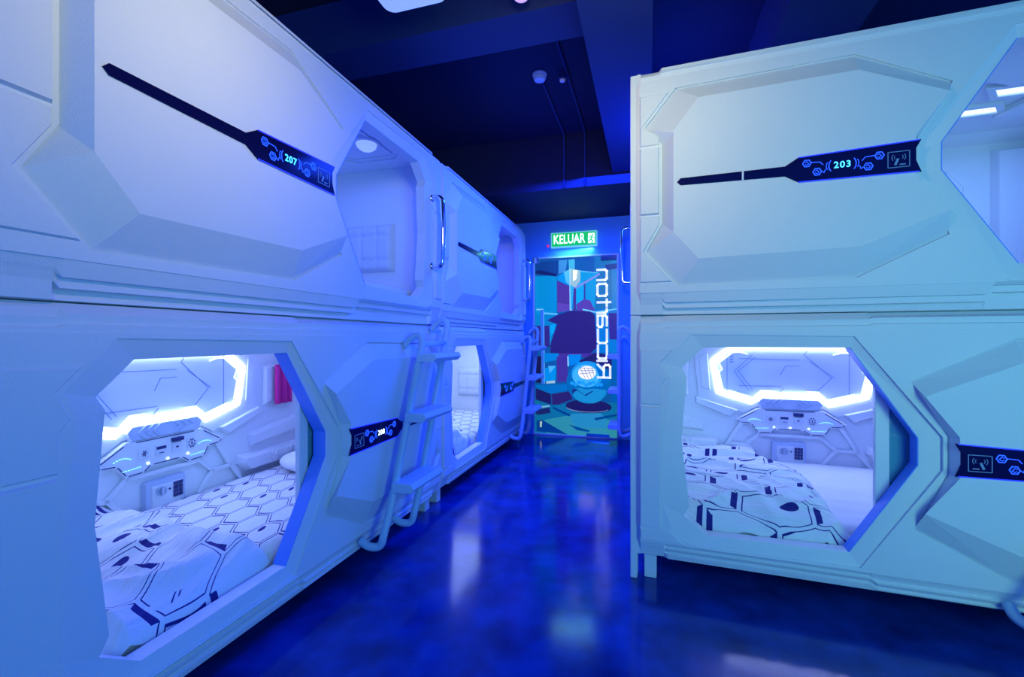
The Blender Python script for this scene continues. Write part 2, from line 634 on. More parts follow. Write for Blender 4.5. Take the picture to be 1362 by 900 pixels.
    cs = link('control_strip', cs_bm, M['strip'], root, bevel=0.001)
    y0, y1 = -PH - 0.0035, -PH - 0.0052
    rim = bmesh.new()
    ribbon(rim, [(1.16, .6185), (1.555, .6025)], 0.004, y0, y1, f)
    ribbon(rim, [(1.16, .4985), (1.555, .5025)], 0.004, y0, y1, f)
    link('edge_light', rim, M['edgeglow'], cs)
    g = None
    ccx, ccz = 1.405, .555

    def hexagon(x, z, r, w):
        pts = [(x + r * math.cos(PI / 3 * k), z + r * math.sin(PI / 3 * k)) for k in range(6)]
        ribbon(g, pts, w, y0, y1, f, closed=True)
        pts = [(x + r * .5 * math.cos(PI / 3 * k + .4), z + r * .5 * math.sin(PI / 3 * k + .4)) for k in (0, 1, 3, 4, 5)]
        ribbon(g, pts, w * .7, y0, y1, f)
    for sgn in (-1, 1):
        g = bmesh.new()
        hexagon(ccx + sgn * .122, ccz + .020, .015, .0032)
        hexagon(ccx + sgn * .086, ccz - .018, .015, .0032)
        ribbon(g, [(ccx + sgn * .106, ccz + .022), (ccx + sgn * .076, ccz + .020), (ccx + sgn * .066, ccz + .008)], .0024, y0, y1, f)
        ribbon(g, [(ccx + sgn * .070, ccz - .018), (ccx + sgn * .062, ccz - .024), (ccx + sgn * .058, ccz - .012)], .0024, y0, y1, f)
        arc = [(ccx + sgn * (.032 + .014 * math.cos(t)), ccz + .024 * math.sin(t)) for t in [-1 + .4 * k for k in range(6)]]
        ribbon(g, arc, .003, y0, y1, f)
        arc = [(ccx + sgn * (.041 + .014 * math.cos(t)), ccz + .020 * math.sin(t)) for t in [-.8 + .32 * k for k in range(6)]]
        ribbon(g, arc, .0022, y0, y1, f)
        link('display_graphic', g, M['glow'], cs)
    if fine:
        g = bmesh.new()
        rx, rz_ = 1.222, .552
        ribbon(g, [(rx - .034, rz_ - .030), (rx + .034, rz_ - .030), (rx + .034, rz_ + .030), (rx - .034, rz_ + .030)], .0025, y0, y1, f, closed=True)
        for sgn in (-1, 1):
            for r in (.010, .018):
                arc = [(rx + sgn * (.004 + r * math.cos(t)), rz_ + .008 + r * .9 * math.sin(t)) for t in [-.7 + .35 * k for k in range(5)]]
                ribbon(g, arc, .002, y0, y1, f)
        ribbon(g, [(rx - .02, rz_ - .02), (rx - .004, rz_ - .02)], .004, y0, y1, f)
        ribbon(g, [(rx + .003, rz_), (rx + .010, rz_ - .018)], .008, y0, y1, f)
        link('card_reader', g, M['reader'], cs)
    if number == '203':
        g = bmesh.new()
        ribbon(g, [(1.762, .535), (1.762, .576)], .007, y0, y1, f)
        link('divider', g, M['socket'], cs)
    if number:
        cxn = X(ccx)
        tb_ = text_bm(number, 0.036, lambda x, y, z: (cxn + x, -PH - .0045 + y, ccz + fz + z), 1.15)
        link('room_number', tb_, M[nmat], cs, recalc=False)

    # ---- feet
    if not upper:
        zfoot = -loc[2]
        for (x0, x1) in ((0.03, 0.085), (L - .14, L - .075)):
            for (ya, ybk) in ((0.05, 0.11), (depth - .1, depth - .04)):
                bm = bmesh.new()
                box(bm, x0, x1, ya, ybk, zfoot + .001, 0.012)
                link('foot', bm, M['shell'], root, bevel=0.003)

    # ---- liner added on the pointed side of the opening, coloured as if lit blue
    bm = bmesh.new()
    hex_side = [HOLE[10], HOLE[9], HOLE[8], HOLE[7]]
    inner = [(HOLE[10][0] - .004, HOLE[10][1]), (HOLE[9][0] - .004, HOLE[9][1]), (HOLE[8][0] - .004, HOLE[8][1]), (HOLE[7][0] - .004, HOLE[7][1])]
    prism(bm, hex_side + inner[::-1], .0165, .078, f)
    link('added_blue_lit_liner', bm, M['trim'], root)  # added part; its tint stands in for blue light on the reveal

    # ---- sliding door parked behind the panel: stile and glass
    sd = bmesh.new()
    xs = 0.948 if depth > 1 else 0.988
    ring(sd, [(xs, .10), (1.50, .10), (1.50, 1.0), (xs, 1.0)], [(xs + .05, .15), (1.45, .15), (1.45, .95), (xs + .05, .95)], 0.085, 0.110, f)
    if not upper:
        door = link('sliding_door', sd, M['cabin'], root, bevel=0.003)
        gl = bmesh.new()
        box(gl, xs + .045, 1.455, 0.094, 0.100, .145, .955, f)
        box(gl, xs + .045, 1.455, 0.090, 0.104, .60, .615, f)
        box(gl, xs + .045, 1.455, 0.090, 0.104, .42, .432, f)
        link('door_glass', gl, M['glass'], door)
    else:
        sd.free()

    ywall = yb - 0.001
    if detail == 'console':
        build_console(root, cx, ywall, f)
    if detail in ('cushion', 'console', 'cushion_lamp'):
        # quilted backrest on the end wall (x = L-0.04 side in world for both kinds)
        if detail != 'console':
            xe = L - 0.04
            build_backrest(root, xe, depth, 0.37 if upper else 0.36)
    # ceiling fittings
    if detail == 'cushion_lamp':
        cl = bmesh.new()
        cxl, cyl = 1.74, 0.27
        zcl = zc + fz
        lathe(cl, [(0.085, zcl + .0), (0.08, zcl - .012), (0.07, zcl - .016), (0.05, zcl - .014), (.0501, zcl - .0)], 28,
              lambda x, y, z: (cxl + x, cyl + y, z))
        lp = link('ceiling_lamp', cl, M['cabin'], root, smooth=True)
        b2 = bmesh.new()
        lathe(b2, [(0.060, zcl - .012), (0.056, zcl - .034), (0.036, zcl - .050), (0.010, zcl - .055)], 24, lambda x, y, z: (cxl + x, cyl + y, z))
        link('lamp_shade', b2, M['lampglow'], lp, smooth=True)
        cp = bmesh.new()
        rr = [(1.25, .15), (1.95, .15), (2.03, .22), (2.03, .52), (1.95, .60), (1.25, .60)]
        ring(cp, rr, shrink(rr, .03), zcl - .012, zcl + .002, lambda x, y, z: (x, z, y))
        rr2 = shrink(rr, .06)
        ring(cp, rr2, shrink(rr2, .02), zcl - .008, zcl + .002, lambda x, y, z: (x, z, y))
        link('ceiling_panel', cp, M['cabin'], root, bevel=0.003)
    if detail == 'ceiling_leds':
        zcl = zc + fz
        for k, (x0, x1, ya, ybk, m_) in enumerate(((1.55, 1.70, .80, .88, 'ledthin'), (1.60, 1.86, .60, .68, 'ledthin'))):
            cp = bmesh.new()
            rr = [(x0, ya), (x1, ya), (x1 + .05, ybk), (x0 + .05, ybk)]
            ring(cp, shrink(rr, -.03), rr, zcl - .02, zcl + .002, lambda x, y, z: (x, z, y))
            lf = link('light_frame', cp, M['cabin'], root, bevel=.003)
            cp = bmesh.new()
            prism(cp, rr, zcl - .010, zcl + .001, lambda x, y, z: (x, z, y))
            link('light_panel', cp, M[m_], lf)
        cp = bmesh.new()
        rr = [(1.75, .92), (2.05, .92), (2.05, .76), (1.80, .74)]
        prism(cp, rr, zcl - .035, zcl + .001, lambda x, y, z: (x, z, y))
        rr = [(1.2, .10), (2.0, .10), (2.0, .52), (1.62, .55), (1.35, .38)]
        prism(cp, rr, zcl - .03, zcl + .001, lambda x, y, z: (x, z, y))
        link('ceiling_panel', cp, M['cabin'], root, bevel=0.006)
        wp = bmesh.new()
        pl = [(1.25, .25), (1.72, .25), (1.80, .35), (1.80, .80), (1.72, .9), (1.25, .9)]
        frustum(wp, pl, shrink(pl, .02), ywall + .002, ywall - .03)
        pl = [(1.92, .10), (2.14, .10), (2.14, 1.0), (1.92, 1.0)]
        frustum(wp, pl, shrink(pl, .02), ywall + .002, ywall - .05)
        link('wall_panel', wp, M['cabin'], root, bevel=0.004)
    return root


def build_backrest(root, xe, depth, z0):
    """quilted cushion with buttons fixed to the end wall"""
    ya, yb = 0.33, 0.33 + 0.48
    w = yb - ya
    zt = z0 + 0.33
    bm = bmesh.new()
    nu, nv = 36, 24
    grid = []
    for i in range(nu + 1):
        row = []
        for j in range(nv + 1):
            u, v = i / nu, j / nv
            cu, cv = u * 4, v * 2.0
            # pillow height with pulled seams and buttons
            edge = min(u, 1 - u) * w
            edge = min(edge, min(v, 1 - v) * (zt - z0))
            h = 0.052 * min(1, (edge / 0.03)) ** 0.5
            su = abs(math.sin(PI * cu))
            sv = abs(math.sin(PI * (cv + 0.5)))
            h -= 0.014 * math.exp(-(su / 0.16) ** 2) * (h / .052) if 0.08 < u < 0.92 else 0
            h -= 0.012 * math.exp(-(sv / 0.16) ** 2) * (h / .052) if 0.08 < v < 0.92 else 0
            row.append(bm.verts.new((xe - max(0.001, h), ya + u * w, z0 + v * (zt - z0))))
        grid.append(row)
    for i in range(nu):
        for j in range(nv):
            bm.faces.new((grid[i][j], grid[i + 1][j], grid[i + 1][j + 1], grid[i][j + 1]))
    cu_ = link('backrest_cushion', bm, M['cushion'], root, smooth=True)
    for i in (1, 2, 3):
        for j in (0.25, 0.75):
            b2 = bmesh.new()
            bmesh.ops.create_uvsphere(b2, u_segments=10, v_segments=6, radius=0.011)
            for v in b2.verts:
                v.co = Vector((xe - 0.027 + v.co.x * .7, ya + w * i / 4 + v.co.y, z0 + (zt - z0) * j + v.co.z))
            link('button', b2, M['cushion'], cu_, smooth=True)


LED = [(-.353, .953), (.353, .953), (.47, .858), (.432, .640), (.225, .578), (.170, .632), (-.170, .632), (-.225, .578),
       (-.432, .640), (-.47, .858)]


def build_console(root, cx, yw, f):
    """back wall: mirror panel with its LED ring, chevron panel, control panel, safe, relief"""
    tr = lambda pts: [(cx + x, z) for x, z in pts]
    # bezel
    bm = bmesh.new()
    big = [(-.45, 1.03), (.45, 1.03), (.585, .90), (.56, .60), (.27, .505), (.20, .55), (-.20, .55), (-.27, .505), (-.56, .60), (-.585, .90)]
    ring(bm, tr(big), tr(shrink(LED, -.012)), yw + .001, yw - .012, f)
    for sgn in (-1, 1):
        side = [(sgn * .49, .93), (sgn * .565, .87), (sgn * .545, .66), (sgn * .47, .64)]
        frustum(bm, tr(side), tr(shrink(side, .012)), yw, yw - .016, f)
        # slanted wings under the ring
        wing = [(sgn * .30, .525), (sgn * .58, .61), (sgn * .58, .56), (sgn * .36, .47)]
        frustum(bm, tr(wing), tr(shrink(wing, .008)), yw, yw - .028, f)
        # lower hexagon relief: ledges with ribs
        hx = [(sgn * .235, .362), (sgn * .34, .36), (sgn * .415, .29), (sgn * .36, .19), (sgn * .155, .19), (sgn * .155, .24)]
        hx = [(sgn * .20, .365), (sgn * .265, .29), (sgn * .19, .19), (sgn * .125, .19), (sgn * .125, .365)]
        ribbon(bm, tr([(sgn * .18, .365), (sgn * .262, .29), (sgn * .185, .19)]), .022, yw, yw - .020, f)
        ribbon(bm, tr([(sgn * .262, .29), (sgn * .375, .29)]), .022, yw, yw - .020, f)
        ribbon(bm, tr([(sgn * .285, .44), (sgn * .375, .29), (sgn * .45, .19)]), .024, yw, yw - .022, f)
        led = [(sgn * .43, .33), (sgn * .92, .33), (sgn * .92, .22), (sgn * .48, .22), (sgn * .42, .28)]
        frustum(bm, tr(led), tr(shrink(led, .02)), yw, yw - .06, f)
        for k in range(3):
            x0 = sgn * (.60 + .035 * k)
            ribbon(bm, tr([(x0 + sgn * .012, .315), (x0, .285), (x0 + sgn * .012, .25)]), .008, yw - .055, yw - .066, f)
        for k in range(3):
            x0 = sgn * (.76 + .035 * k)
            ribbon(bm, tr([(x0 + sgn * .012, .315), (x0, .285), (x0 + sgn * .012, .25)]), .008, yw - .055, yw - .066, f)
        up = [(sgn * .62, .86), (sgn * .90, .86), (sgn * .90, .66), (sgn * .72, .62), (sgn * .62, .60)]
        frustum(bm, tr(up), tr(shrink(up, .014)), yw, yw - .022, f)
        arm = [(sgn * .50, .45), (sgn * .94, .52), (sgn * .94, .40), (sgn * .52, .36)]
        frustum(bm, tr(arm), tr(shrink(arm, .02)), yw, yw - .035, f)
    ribbon(bm, tr([(-.18, .365), (.18, .365)]), .02, yw, yw - .02, f)
    link('console_relief', bm, M['cabin'], root, bevel=0.003)
    # mirror; its raised lines imitate the pattern reflected in it
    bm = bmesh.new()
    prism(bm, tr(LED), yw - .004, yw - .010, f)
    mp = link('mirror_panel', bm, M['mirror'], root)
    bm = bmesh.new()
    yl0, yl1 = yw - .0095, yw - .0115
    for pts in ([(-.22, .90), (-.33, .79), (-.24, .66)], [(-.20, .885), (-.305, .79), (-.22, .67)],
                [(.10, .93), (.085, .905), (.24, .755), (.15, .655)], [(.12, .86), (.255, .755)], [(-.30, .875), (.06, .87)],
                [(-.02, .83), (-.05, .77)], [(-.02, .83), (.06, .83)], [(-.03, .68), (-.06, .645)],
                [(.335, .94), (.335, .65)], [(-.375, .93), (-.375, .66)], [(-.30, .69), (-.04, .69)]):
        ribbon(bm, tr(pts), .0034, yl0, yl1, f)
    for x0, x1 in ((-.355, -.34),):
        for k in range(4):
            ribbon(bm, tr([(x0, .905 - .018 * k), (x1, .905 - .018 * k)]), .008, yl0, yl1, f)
    link('reflected_line', bm, M['reflected'], mp)
    # LED ring and the thin inner line
    bm = bmesh.new()
    ring(bm, tr(shrink(LED, -.004)), tr(shrink(LED, .015)), yw - .002, yw - .026, f)
    link('led_ring', bm, M['led'], mp, bevel=0.004)
    bm = bmesh.new()
    q = [(-.25, .905), (-.29, .918), (-.335, .918), (-.425, .845), (-.405, .80), (-.425, .78), (-.40, .66)]
    q2 = [(-.36, .655), (-.215, .612), (-.165, .662), (-.10, .662)]
    bm.free()
    for sgn in (-1, 1):
        for qq in (q, q2):
            bm = bmesh.new()
            ribbon(bm, tr([(x * -sgn, z) for x, z in qq]), .006, yl0, yl1 - .003, f)
            link('led_line', bm, M['ledthin'], mp)
    # chevron panel
    bm = bmesh.new()
    ch = [(-.165, .617), (.165, .617), (.195, .585), (.17, .535), (-.17, .535), (-.195, .585)]
    frustum(bm, tr(ch), tr(shrink(ch, .008)), yw, yw - .030, f)
    for sgn in (-1, 1):
        for k in range(3):
            x0 = sgn * (.055 + .035 * k)
            ribbon(bm, tr([(x0 - sgn * .02, .605), (x0 + sgn * .012, .576), (x0 - sgn * .02, .547)]), .009, yw - .028, yw - .036, f)
    link('chevron_panel', bm, M['safe'], root, bevel=0.002)
    # control panel
    bm = bmesh.new()
    cp = [(-.19, .545), (.19, .545), (.325, .46), (.30, .432), (.235, .428), (.205, .374), (.115, .370), (.075, .398),
          (-.075, .398), (-.105, .372), (-.19, .368), (-.235, .428), (-.30, .432), (-.325, .46)]
    frustum(bm, tr(cp), tr(shrink(cp, .006)), yw, yw - .026, f)
    cpo = link('control_panel', bm, M['cabin'], root, bevel=0.002)
    yp = yw - .026
    bm = bmesh.new()
    inn = shrink(cp, .012)
    n = len(inn)
    for i in range(n):
        a, b = Vector(inn[i]), Vector(inn[(i + 1) % n])
        if (b - a).length < .05 and i % 2:
            continue
        ribbon(bm, tr([tuple(a.lerp(b, .12)), tuple(a.lerp(b, .88))]), .0045, yp + .001, yp - .0015, f)
    link('outline', bm, M['darkblue'], cpo)
    for kind, x in (('switch', -.112), ('thermostat', -.032), ('key_slot', .048), ('socket', .126)):
        bm = bmesh.new()
        pl = [(x - .026, .448), (x + .026, .448), (x + .026, .500), (x - .026, .500)]
        frustum(bm, tr(pl), tr(shrink(pl, .003)), yp + .001, yp - .007, f)
        it = link(kind, bm, M['socket'], cpo, bevel=0.001)
        bm = bmesh.new()
        y_0, y_1 = yp - .0065, yp - .0095
        if kind == 'switch':
            for a in range(6):
                ribbon(bm, tr([(x + .004 * math.cos(a), .474 + .004 * math.sin(a)), (x + .012 * math.cos(a), .474 + .014 * math.sin(a))]), .003, y_0, y_1, f)
            nm = 'icon'
        elif kind == 'thermostat':
            ribbon(bm, tr([(x - .017, .485), (x + .017, .485)]), .014, y_0, y_1, f)
            ribbon(bm, tr([(x - .010, .460), (x + .010, .460)]), .004, y_0, y_1, f)
            nm = 'display'
        elif kind == 'key_slot':
            ribbon(bm, tr([(x - .02, .512), (x + .02, .512)]), .018, y_0 + .01, y_1 - .010, f)
            ribbon(bm, tr([(x - .003, .472), (x + .003, .472)]), .008, y_0, y_1, f)
            nm = 'slot'
        else:
            for q in range(8):
                a = q * PI / 4 + .39
                ribbon(bm, tr([(x + .016 * math.cos(a), .474 + .017 * math.sin(a)), (x + .017 * math.cos(a), .474 + .022 * math.sin(a))]), .006, y_0, y_1, f)
            ribbon(bm, tr([(x, .468), (x, .480)]), .005, y_0, y_1, f)
            nm = 'pin_hole'
        link(nm, bm, M['darkblue'], it)
    for sgn in (-1, 1):
        bm = bmesh.new()
        for k in range(7):
            x = sgn * .205 + (k - 3) * .0115
            z = .470 - .0011 * (k - 3) ** 2
            ribbon(bm, tr([(x - .0013, z), (x + .0013, z)]), .0032, yp, yp - .003, f)
        link('indicator_light', bm, M['cyanled'], cpo)
        bm = bmesh.new()
        for k in range(7):
            x = sgn * .165 + (k - 3) * .0125
            z = .410 + .0008 * (k - 3)
            ribbon(bm, tr([(x - .0013, z), (x + .0013, z)]), .0032, yp, yp - .003, f)
        link('indicator_light', bm, M['cyanled'], cpo)
    for x in (-.092, .003, .108):
        bm = bmesh.new()
        pts = [(x + .0065 * math.cos(PI / 6 * k), .422 + .0065 * math.sin(PI / 6 * k)) for k in range(12)]
        prism(bm, tr(pts), yp + .001, yp - .006, f)
        link('push_button', bm, M['ledthin'], cpo)
    # safe
    bm = bmesh.new()
    sf = [(-.108, .185), (.10, .185), (.10, .318), (.09, .328), (-.098, .328), (-.108, .318)]
    frustum(bm, tr(sf), tr(shrink(sf, .006)), yw, yw - .028, f)
    so = link('safe', bm, M['safe'], root, bevel=0.002)
    bm = bmesh.new()
    dr = [(-.080, .185), (.082, .185), (.082, .302), (-.080, .302)]
    frustum(bm, tr(dr), tr(shrink(dr, .004)), yw - .02, yw - .036, f)
    ribbon(bm, tr(shrink(dr, .012)), .004, yw - .034, yw - .039, f, closed=True)
    sdo = link('safe_door', bm, M['socket'], so, bevel=0.0015)
    bm = bmesh.new()
    for r, w_ in ((.022, .005), (.012, .004)):
        pts = [(-.035 + r * math.cos(PI / 8 * k), .268 + r * math.sin(PI / 8 * k)) for k in range(16)]
        ribbon(bm, tr(pts), w_, yw - .035, yw - .042, f, closed=True)
    ribbon(bm, tr([(-.035, .252), (-.035, .284)]), .009, yw - .035, yw - .050, f)
    link('safe_dial', bm, M['safe'], so)
    bm = bmesh.new()
    for i in range(3):
        for j in range(4):
            x, z = .032 + .0165 * i, .288 - .020 * j
            box(bm, cx + x - .0068, cx + x + .0068, yw - .042, yw - .034, z - .0085, z + .0085, f)
    pts = [(.006 + .005 * math.cos(PI / 4 * k), .268 + .005 * math.sin(PI / 4 * k)) for k in range(8)]
    prism(bm, tr(pts), yw - .041, yw - .034, f)
    link('safe_keypad', bm, M['darkblue'], so)


# positions
ZL, ZR = 0.10, 0.118
HB = 1.12
S0 = 0.615
OR = Vector((0.583, 2.122, 0))
ER = Vector((math.cos(TH), -math.sin(TH), 0))
NR = Vector((math.sin(TH), math.cos(TH), 0))


def left_pos(s, z):
    return room(PLANE, s, z)


DL, DR_ = 0.95, 1.20
pods = {}
pods['LL'] = build_pod('sleeping_pod', 'lower white pod in the left foreground, strip 208, lit bed inside', left_pos(S0, ZL), ROT_LEFT, False, DL, 1.095, '208', 'whitedigits', 'console', ext=.05)
pods['LU'] = build_pod('sleeping_pod', 'upper white pod in the left foreground, strip 207, dim blue cabin', left_pos(S0, ZL + HB), ROT_LEFT, True, DL, None, '207', 'digits', 'cushion_lamp', ext=.05)
pods['FL'] = build_pod('sleeping_pod', 'lower white pod farther down the left row beside the glass door', left_pos(S0 + L + .006, ZL), ROT_LEFT, False, DL, None, None, 'digits', 'cushion', False)
pods['FU'] = build_pod('sleeping_pod', 'upper white pod farther down the left row, next to the green exit sign', left_pos(S0 + L + .006, ZL + HB), ROT_LEFT, True, DL, None, None, 'digits', 'cushion', False)
pods['RL'] = build_pod('sleeping_pod', 'lower white pod on the right, lit bed with plain sheet inside', (OR.x, OR.y, ZR), -TH, False, DR_, 0.885, None, 'digits', 'console', post=True)
pods['RU'] = build_pod('sleeping_pod', 'upper white pod on the right, strip 203, blue cabin at frame edge', (OR.x, OR.y, ZR + HB), -TH, True, DR_, None, '203', 'digits', 'ceiling_leds', zt=1.135, post=True)


def pod_light(name, rootkey, x, y, z, energy, color, sx, sy, rot=(0, 0, 0)):
    r = pods[rootkey]
    o = lamp(name, 'AREA', (0, 0, 0), energy, color, sx, size_y=sy)
    m = Matrix.Translation(r.location) @ Matrix.Rotation(r.rotation_euler.z, 4, 'Z')
    o.matrix_world = m @ Matrix.Translation((x, y, z)) @ Matrix.Rotation(rot[0], 4, 'X') @ Matrix.Rotation(rot[1], 4, 'Y')
    return o


pod_light('cabin_light', 'LL', 1.2, .55, 1.04, 5.0, (0.16, 0.28, 1.0), 1.4, .5)
pod_light('cabin_light', 'RL', 1.0, .65, 1.04, 5.5, (0.16, 0.28, 1.0), 1.4, .7)
pod_light('cabin_light', 'LU', 1.3, .5, 1.02, 7.5, (0.08, 0.17, 1.0), 1.2, .5)
pod_light('cabin_light', 'RU', 1.5, .6, 1.02, 7.5, (0.16, 0.28, 1.0), 1.0, .6)
pod_light('cabin_light', 'FL', 1.3, .5, 1.02, 10, (0.35, 0.50, 1.0), 1.4, .5)
pod_light('cabin_light', 'FU', 1.3, .5, 1.02, 6, (0.06, 0.12, 1.0), 1.2, .5)

# ------------------------------------------------------------------ bedding


def in_pod(o, key):
    r = pods[key]
    o.location = r.location
    o.rotation_euler = r.rotation_euler
    return o


def mattress(key, depth, label, m, uvs=False, z0=0.05, z1=0.20, fz=0.0, wr=0.004):
    bm = bmesh.new()
    nx, ny = 60, 34
    x0, x1, y0, y1 = .045, L - .045, .115, .072 + depth
    uvl = bm.loops.layers.uv.new('UVMap')
    top = []
    for i in range(nx + 1):
        row = []
        for j in range(ny + 1):
            x, y = x0 + (x1 - x0) * i / nx, y0 + (y1 - y0) * j / ny
            e = min(x - x0, x1 - x, y - y0, y1 - y)
            z = z1 - .03 * (1 - min(1, e / .05)) ** 2
            z += wr * noise.noise(Vector((x * 3.0 + y * 5, y * 18, key.__hash__() % 7 * 0)))
            row.append(bm.verts.new((x, y, z + fz)))
        top.append(row)
    for i in range(nx):
        for j in range(ny):
            fc = bm.faces.new((top[i][j], top[i + 1][j], top[i + 1][j + 1], top[i][j + 1]))
            fc.smooth = True
    edge = [top[i][0] for i in range(nx + 1)] + [top[nx][j] for j in range(1, ny + 1)] + \
           [top[i][ny] for i in range(nx - 1, -1, -1)] + [top[0][j] for j in range(ny - 1, 0, -1)]
    low = [bm.verts.new((v.co.x, v.co.y, z0 + fz + .002)) for v in edge]
    n = len(edge)
    for i in range(n):
        bm.faces.new((edge[i], low[i], low[(i + 1) % n], edge[(i + 1) % n]))
    bm.faces.new(low)
    for fc in bm.faces:
        for lp in fc.loops:
            lp[uvl].uv = (lp.vert.co.x * .94 + lp.vert.co.y * .34, lp.vert.co.y * .94 - lp.vert.co.x * .34)
    o = link('mattress', bm, m)
    tag(o, label, 'mattress', 'mattresses in the pods')
    return in_pod(o, key)


def duvet(key, depth, label, xr_front, xr_back, rot, lift=.085, seed=0.0, fz=0.0, z1=.20, yfront=.088, amp=1.0):
    """rumpled quilt over the near part of the bed; its far edge runs from xr_front to xr_back"""
    bm = bmesh.new()
    uvl = bm.loops.layers.uv.new('UVMap')
    nx, ny = 130, 120
    y0, y1 = yfront, .068 + depth
    rows = []
    uvs = {}
    for j in range(ny + 1):
        v = j / ny
        y = y0 + (y1 - y0) * v
        xr = xr_front + (xr_back - xr_front) * v + .03 * math.sin(v * 9 + seed)
        row = []
        for i in range(nx + 1):
            u = i / nx
            x = .06 + (xr - .06) * u
            ed = min((1 - u) * (xr - .06) / .09, 1.0)
            ed = max(0.0, ed)
            prof = math.sqrt(max(0, 1 - (1 - ed) ** 2))
            edf = min(1.0, v * (y1 - y0) / .24)
            front = (lift + .082) * (1 - math.sqrt(max(0, 1 - (1 - edf) ** 2)))
            q = Vector((x * 2.2 + seed, y * 2.2, seed))
            wv = noise.noise(q) * .022
            # long diagonal folds
            d = x * math.cos(rot) + y * math.sin(rot)
            p = -x * math.sin(rot) + y * math.cos(rot)
            fold = noise.noise(Vector((d * 1.6, p * 7.5 + noise.noise(q * 1.7) * 1.2, seed)))
            fold = (1 - min(1.0, abs(fold) * 2.6)) ** 1.4 * .034 - .012
            fine = (1 - abs(noise.noise(Vector((d * 3.0, p * 18.0, seed + 5)))) * 2) * .011
            z = z1 + .004 + prof * (lift + amp * (wv + fold + fine)) - front * (.35 + .65 * prof)
            row.append(bm.verts.new((x, y, z + fz)))
            uvs[row[-1]] = (x + .02 * noise.noise(q * 2), y + .02 * noise.noise(q * 2 + Vector((9, 0, 0))))
        rows.append(row)
    for j in range(ny):
        for i in range(nx):
            fc = bm.faces.new((rows[j][i], rows[j][i + 1], rows[j + 1][i + 1], rows[j + 1][i]))
            fc.smooth = True
    edge = rows[0][:] + [rows[j][nx] for j in range(1, ny + 1)] + [rows[ny][i] for i in range(nx - 1, -1, -1)] + \
        [rows[j][0] for j in range(ny - 1, 0, -1)]
    low = []
    for w in edge:
        lv = bm.verts.new((w.co.x, w.co.y, min(w.co.z, z1 + fz + .003) - .001))
        uvs[lv] = uvs[w]
        low.append(lv)
    n = len(edge)
    for i in range(n):
        bm.faces.new((edge[i], low[i], low[(i + 1) % n], edge[(i + 1) % n]))
    for fc in bm.faces:
        for lp in fc.loops:
            a, b = uvs[lp.vert]
            lp[uvl].uv = (a * math.cos(rot) + b * math.sin(rot), -a * math.sin(rot) + b * math.cos(rot))
    bmesh.ops.recalc_face_normals(bm, faces=bm.faces)
    o = link('duvet', bm, M['print_duvet'])
    tag(o, label, 'duvet', 'hexagon print duvets')
    return in_pod(o, key)


mattress('LL', DL, 'mattress under hexagon print sheet in lower left foreground pod', M['print_sheet'])
mattress('RL', DR_, 'mattress under plain white sheet in lower right pod', M['sheet'], wr=.007)
mattress('FL', DL, 'mattress under hexagon print sheet in lower pod by the glass door', M['print_sheet'])
mattress('LU', DL, 'mattress in the dim upper pod numbered 207, hardly seen over its sill', M['sheet'], fz=.03)
duvet('LL', DL, 'rumpled hexagon print duvet in lower left foreground pod', .80, .90, .30, .055, 1.3)
duvet('RL', DR_, 'rumpled hexagon print duvet covering half the bed in lower right pod', .90, .68, -.10, .07, 4.1)
duvet('FL', DL, 'hexagon print duvet heaped in lower pod by the glass door', .70, .55, .2, .11, 2.2)
duvet('LU', DL, 'pale duvet edge just above the sill of pod 207', 1.2, 1.3, .2, .03, 6.2, fz=.03)

# crumpled pillow at the far end of the lower left bed
bm = bmesh.new()
bmesh.ops.create_icosphere(bm, subdivisions=4, radius=1.0)
for v in bm.verts:
    c0 = v.co.copy()
    k = Vector((abs(c0.x) ** .6 * math.copysign(1, c0.x), abs(c0.y) ** .6 * math.copysign(1, c0.y), c0.z))
    nn = noise.noise(c0 * 3.1) * .10 + (1 - abs(noise.noise(c0 * 2.3 + Vector((3, 1, 0)))) * 2) * .05
    v.co = Vector((1.83 + k.x * .20, .62 + k.y * .27, .262 + k.z * (.062 + .05 * nn)))
o = link('pillow', bm, M['sheet'], smooth=True)
tag(o, 'crumpled white pillow at the far end of the lower left bed', 'pillow')
in_pod(o, 'LL')

# magenta towel hanging on a hook at the back wall of the lower left pod
bm = bmesh.new()
n = 14
rows = []
for j in range(9):
    row = []
    for i in range(n + 1):
        u = i / n
        row.append(bm.verts.new((1.78 + .13 * u, .985 - .014 * math.sin(u * 14), .86 - .032 * j)))
    rows.append(row)
for j in range(8):
    for i in range(n):
        bm.faces.new((rows[j][i], rows[j][i + 1], rows[j + 1][i + 1], rows[j + 1][i]))
o = link('towel', bm, M['magenta'], smooth=True)
o.modifiers.new('thick', 'SOLIDIFY').thickness = .012
tag(o, 'magenta towel hanging on the back wall of the lower left pod', 'towel')
in_pod(o, 'LL')

# ------------------------------------------------------------------ ladders and grab handles


